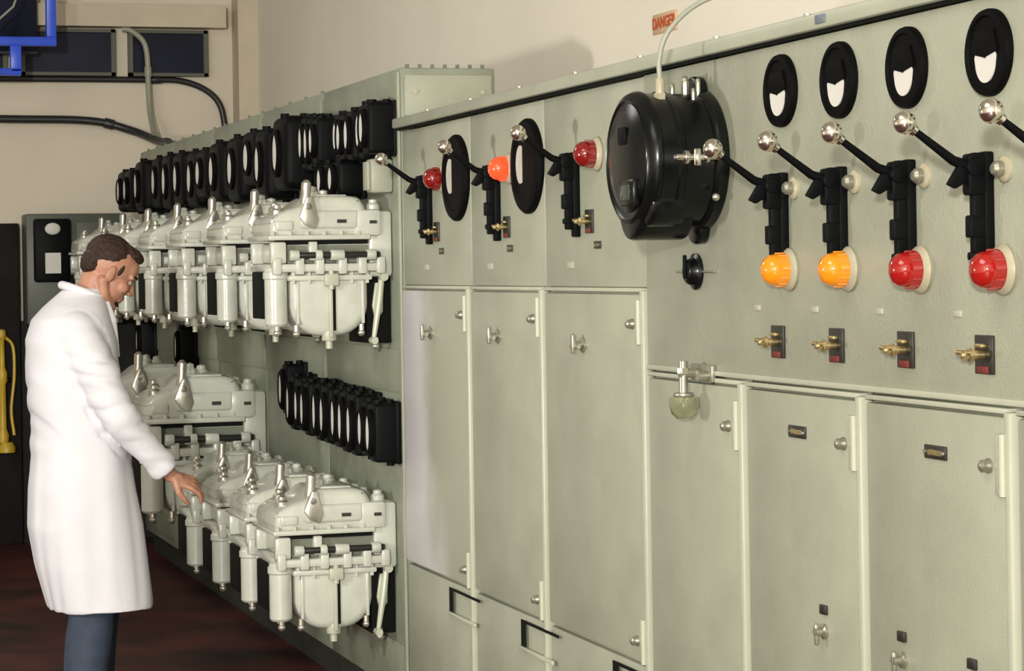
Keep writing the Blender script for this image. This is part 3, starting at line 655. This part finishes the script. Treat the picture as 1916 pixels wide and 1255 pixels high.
def hand(W, d, nrm, side, curl):
    d = d.normalized(); nrm = (nrm-d*nrm.dot(d)).normalized(); w = d.cross(nrm)*side
    R = Matrix((w, d, nrm)).transposed().to_4x4()
    g.sph(W+d*0.052, (0.038, 0.048, 0.016), 20, R)
    g.chain([(W, 0.024), (W+d*0.03, 0.022)])
    for k, (off, ln) in enumerate(((0.029, 0.072), (0.010, 0.080), (-0.009, 0.075), (-0.027, 0.060))):
        base = W+d*0.042+w*off*0.8; kn = W+d*(0.090-abs(k-1)*0.004)+w*off+nrm*0.004
        p = [(base, 0.011), (kn, 0.0105)]; ang = 0.30+0.10*k; cur = kn; rr = 0.0095
        for f in (0.45, 0.32, 0.23):
            dd = (d*math.cos(ang)-nrm*math.sin(ang)).normalized(); cur = cur+dd*ln*f; p.append((cur, rr)); rr -= 0.0012; ang += curl
        g.chain(p, 14)
    t0 = W+d*0.022+w*0.020; t1 = t0+(d*0.55+w*0.65-nrm*0.4).normalized()*0.042; t2 = t1+(d*0.85+w*0.15-nrm*0.45).normalized()*0.033; t3 = t2+(d*0.85-w*0.1-nrm*0.5).normalized()*0.024
    g.chain([(t0, 0.015), (t1, 0.0125), (t2, 0.0105), (t3, 0.0085)], 14)
hand(WR, Vector((-0.02, 0.90, -0.42)), Vector((0.62, 0.32, 0.72)), 1, 0.45)
hand(WR2, Vector((0.0, 0.25, -0.95)), Vector((-0.9, 0.1, 0)), 1, 0.35)
body = g.obj('body', SKIN, man); remesh(body, 0.0040, 2)
for s in (-1, 1):
    e = G(); e.sph(H(s*0.031, 0.0775, -0.002), 0.0105, 16); e.obj('eye', mat('eye_white', (0.42, 0.36, 0.32), 0.3), man)
    e = G(); e.sph(H(s*0.031, 0.0845, -0.004), 0.0048, 12); e.obj('iris', mat('iris', (0.03, 0.02, 0.015), 0.1), man)
    e = G(); e.chain([(H(s*0.014, 0.099, 0.024), 0.003), (H(s*0.033, 0.093, 0.028), 0.004), (H(s*0.054, 0.074, 0.023), 0.003)], 10); e.obj('eyebrow', HAIR, man)
g = G()
he((0, -0.026, 0.044), (0.0790, 0.090, 0.080))
he((0.006, 0.028, 0.090), (0.054, 0.058, 0.028))
he((0, -0.072, 0.00), (0.060, 0.040, 0.054))
for s in (-1, 1): he((s*0.070, 0.020, 0.018), (0.007, 0.009, 0.024))
hair = g.obj('hair', HAIR, man); remesh(hair, 0.0032, 2)
for v in hair.data.vertices:
    n = noise.noise(Vector((v.co.x*130, v.co.y*20, v.co.z*60))); v.co += v.normal*(n*0.003)
# coat
g = G()
rings = [(1.545, -0.015, 0.070, 0.068), (1.515, -0.03, 0.095, 0.088), (1.480, -0.045, 0.150, 0.112), (1.435, -0.06, 0.195, 0.138), (1.36, -0.063, 0.208, 0.158), (1.23, -0.055, 0.205, 0.168), (1.08, -0.042, 0.20, 0.168),
         (0.95, -0.035, 0.205, 0.173), (0.82, -0.03, 0.214, 0.186), (0.70, -0.020, 0.223, 0.199), (0.56, 0.0, 0.230, 0.196), (0.46, 0.018, 0.230, 0.188), (0.405, 0.028, 0.228, 0.184)]
t = bmesh.new(); RS = []
NS = 64
for z, cy, rx, ry in rings:
    ring = []
    for i in range(NS):
        a = 2*math.pi*i/NS; c, s_ = math.cos(a), math.sin(a)
        ex = 0.82
        x = rx*math.copysign(abs(c)**ex, c); y = cy+ry*math.copysign(abs(s_)**ex, s_)
        ring.append(t.verts.new((x, y, z)))
    RS.append(ring)
for A, B in zip(RS, RS[1:]):
    for i in range(NS): t.faces.new((A[i], B[i], B[(i+1) % NS], A[(i+1) % NS]))
t.faces.new(RS[0]); t.faces.new(RS[-1][::-1])
bmesh.ops.recalc_face_normals(t, faces=t.faces[:]); g.add(t)
CU = WR.lerp(EL, 0.10)
g.chain([(SH+Vector((-0.01, 0.0, 0.0)), 0.084), (SH.lerp(EL, 0.5), 0.078), (EL, 0.067)]); g.cyl(EL, CU, 0.065, 0.052, 24)
CU2 = WR2.lerp(EL2, 0.10)
g.chain([(SH2+Vector((0.01, 0.0, 0.0)), 0.084), (SH2.lerp(EL2, 0.5), 0.076), (EL2, 0.067)]); g.cyl(EL2, CU2, 0.063, 0.050, 24)
coat = g.obj('lab_coat', COAT, man); remesh(coat, 0.0070, 4)
def fold(x):            # rounded ridges with sharper valleys, range about -1..0.5
    return 0.5-1.5*math.exp(-(x*x)*18)
def armdist(p):
    best = 9
    for a, b in ((SH, EL), (EL, WR)):
        d = b-a; u = max(0, min(1, (p-a).dot(d)/d.length_squared)); best = min(best, (p-(a+d*u)).length)
    return best
for v in coat.data.vertices:
    p = v.co; ang = math.atan2(p.y+0.02, p.x)
    onarm = 1.0 if (armdist(p) < 0.095 and p.x > 0.10) else 0.0
    d = 0.0
    if not onarm and p.z < 1.42:
        low = max(0, min(1, (1.20-p.z)/0.5)); hem = max(0, min(1, (p.z-0.405)/0.03))
        n1 = noise.noise(Vector((ang*1.7+4, 0.4*p.z, 2.0)))
        n2 = noise.noise(Vector((ang*3.2+9, 0.9*p.z, 5.0)))
        d += low*(0.007*fold(n1)+0.006*n2)*(0.5+0.5*hem)
        up_ = max(0, 1-abs(p.z-1.12)/0.32)
        n3 = noise.noise(Vector((p.x*2, (p.y*0.75+p.z)*8.5, (p.z*0.7-p.y)*2.0)))
        d += up_*0.008*fold(n3)
    if onarm:
        q = (p-SH)
        n4 = noise.noise(Vector((p.x*4, (p.z*1.0+p.y*0.15)*17, p.y*5)))
        d += 0.0065*fold(n4)*min(1, max(0, q.length-0.05)/0.1)
    v.co += v.normal*d
sm_ = coat.modifiers.new('s', 'SMOOTH'); sm_.iterations = 2; sm_.factor = 0.5
g = G()
pts = []
for i in range(25):
    a2 = math.radians(115+310*i/24)
    pts.append(Vector((0.078*math.cos(a2), -0.012+0.078*math.sin(a2), 1.532-0.026*math.sin(a2))))
g.tube(pts, [0.007+0.009*math.sin(math.pi*i/24) for i in range(25)], 10)
g.chain([(pts[0], 0.011), (Vector((-0.07, 0.085, 1.43)), 0.014), (Vector((-0.02, 0.105, 1.30)), 0.006)], 10)
g.chain([(pts[-1], 0.011), (Vector((0.07, 0.080, 1.43)), 0.014), (Vector((0.02, 0.105, 1.30)), 0.006)], 10)
c = g.obj('collar', COAT, man); remesh(c, 0.005, 3)
g = G(); g.sph((0, -0.03, 0.88), (0.16, 0.115, 0.13))
for s, fy in ((-1, 0.04), (1, -0.01)):
    g.chain([(Vector((s*0.08, -0.025, 0.86)), 0.09), (Vector((s*0.090, fy, 0.48)), 0.078)]); g.cyl((s*0.090, fy, 0.48), (s*0.10, fy-0.04, 0.07), 0.078, 0.080, 24)
tr = g.obj('trousers', TROU, man); remesh(tr, 0.009, 3)
for v in tr.data.vertices: v.co += v.normal*0.008*noise.noise(Vector((v.co.x*10, v.co.y*10, v.co.z*5)))
for s, fy in ((-1, 0.04), (1, -0.01)):
    g = G(); g.sph((s*0.10, fy-0.055, 0.055), (0.046, 0.06, 0.054)); g.sph((s*0.105, fy+0.05, 0.045), (0.050, 0.105, 0.040)); g.bx((s*0.102-0.044, fy-0.11, 0.0), (s*0.102+0.044, fy+0.14, 0.022), 0.01)
    sh = g.obj('shoe', SHOE, man); remesh(sh, 0.006, 3)

# ------------------------------------------------------------------ lights
def area(name, loc, target, power, size, col):
    l = bpy.data.lights.new(name, 'AREA'); l.energy = power; l.size = size; l.color = col
    o = bpy.data.objects.new(name, l); COL.objects.link(o); o.location = loc
    o.rotation_euler = (Vector(target)-Vector(loc)).to_track_quat('-Z', 'Y').to_euler(); return o
area('key_floodlight', (4.2, -2.4, 2.5), (-8.0, 2.0, 1.4), 960, 0.4, (1.0, 0.975, 0.915))
area('side_floodlight', (-5.7, -1.3, 1.6), (-9.0, 2.4, 2.0), 72, 0.2, (1.0, 0.975, 0.915))
area('ceiling_fill_light', (-3.0, -0.5, 4.1), (-3.0, -0.4, 0), 50, 2.0, (1.0, 0.98, 0.93))  # unseen fill lamps, this and the next, added to lift the room light
area('ceiling_fill_light', (-10.5, -0.8, 4.1), (-10.8, 0.4, 0), 85, 2.0, (1.0, 0.98, 0.93))
w = bpy.data.worlds.new('World'); scene.world = w; w.use_nodes = True
w.node_tree.nodes['Background'].inputs[0].default_value = (0.5, 0.5, 0.5, 1); w.node_tree.nodes['Background'].inputs[1].default_value = 0.3

# ------------------------------------------------------------------ camera
cam = bpy.data.cameras.new('camera'); co = bpy.data.objects.new('camera', cam); COL.objects.link(co)
cam.sensor_width = 36; cam.lens = 84.25; cam.shift_y = -0.0678; cam.clip_end = 100
th = math.atan2(1408, 4484); r = 0.016
f = Vector((-math.cos(th), math.sin(th), 0)); rv = Vector((math.sin(th), math.cos(th), 0)); up = Vector((0, 0, 1))
rc = rv*math.cos(r)-up*math.sin(r); uc = up*math.cos(r)+rv*math.sin(r)
M = Matrix((rc, uc, -f)).transposed().to_4x4(); M.translation = (0, 0, 1.6); co.matrix_world = M
scene.camera = co
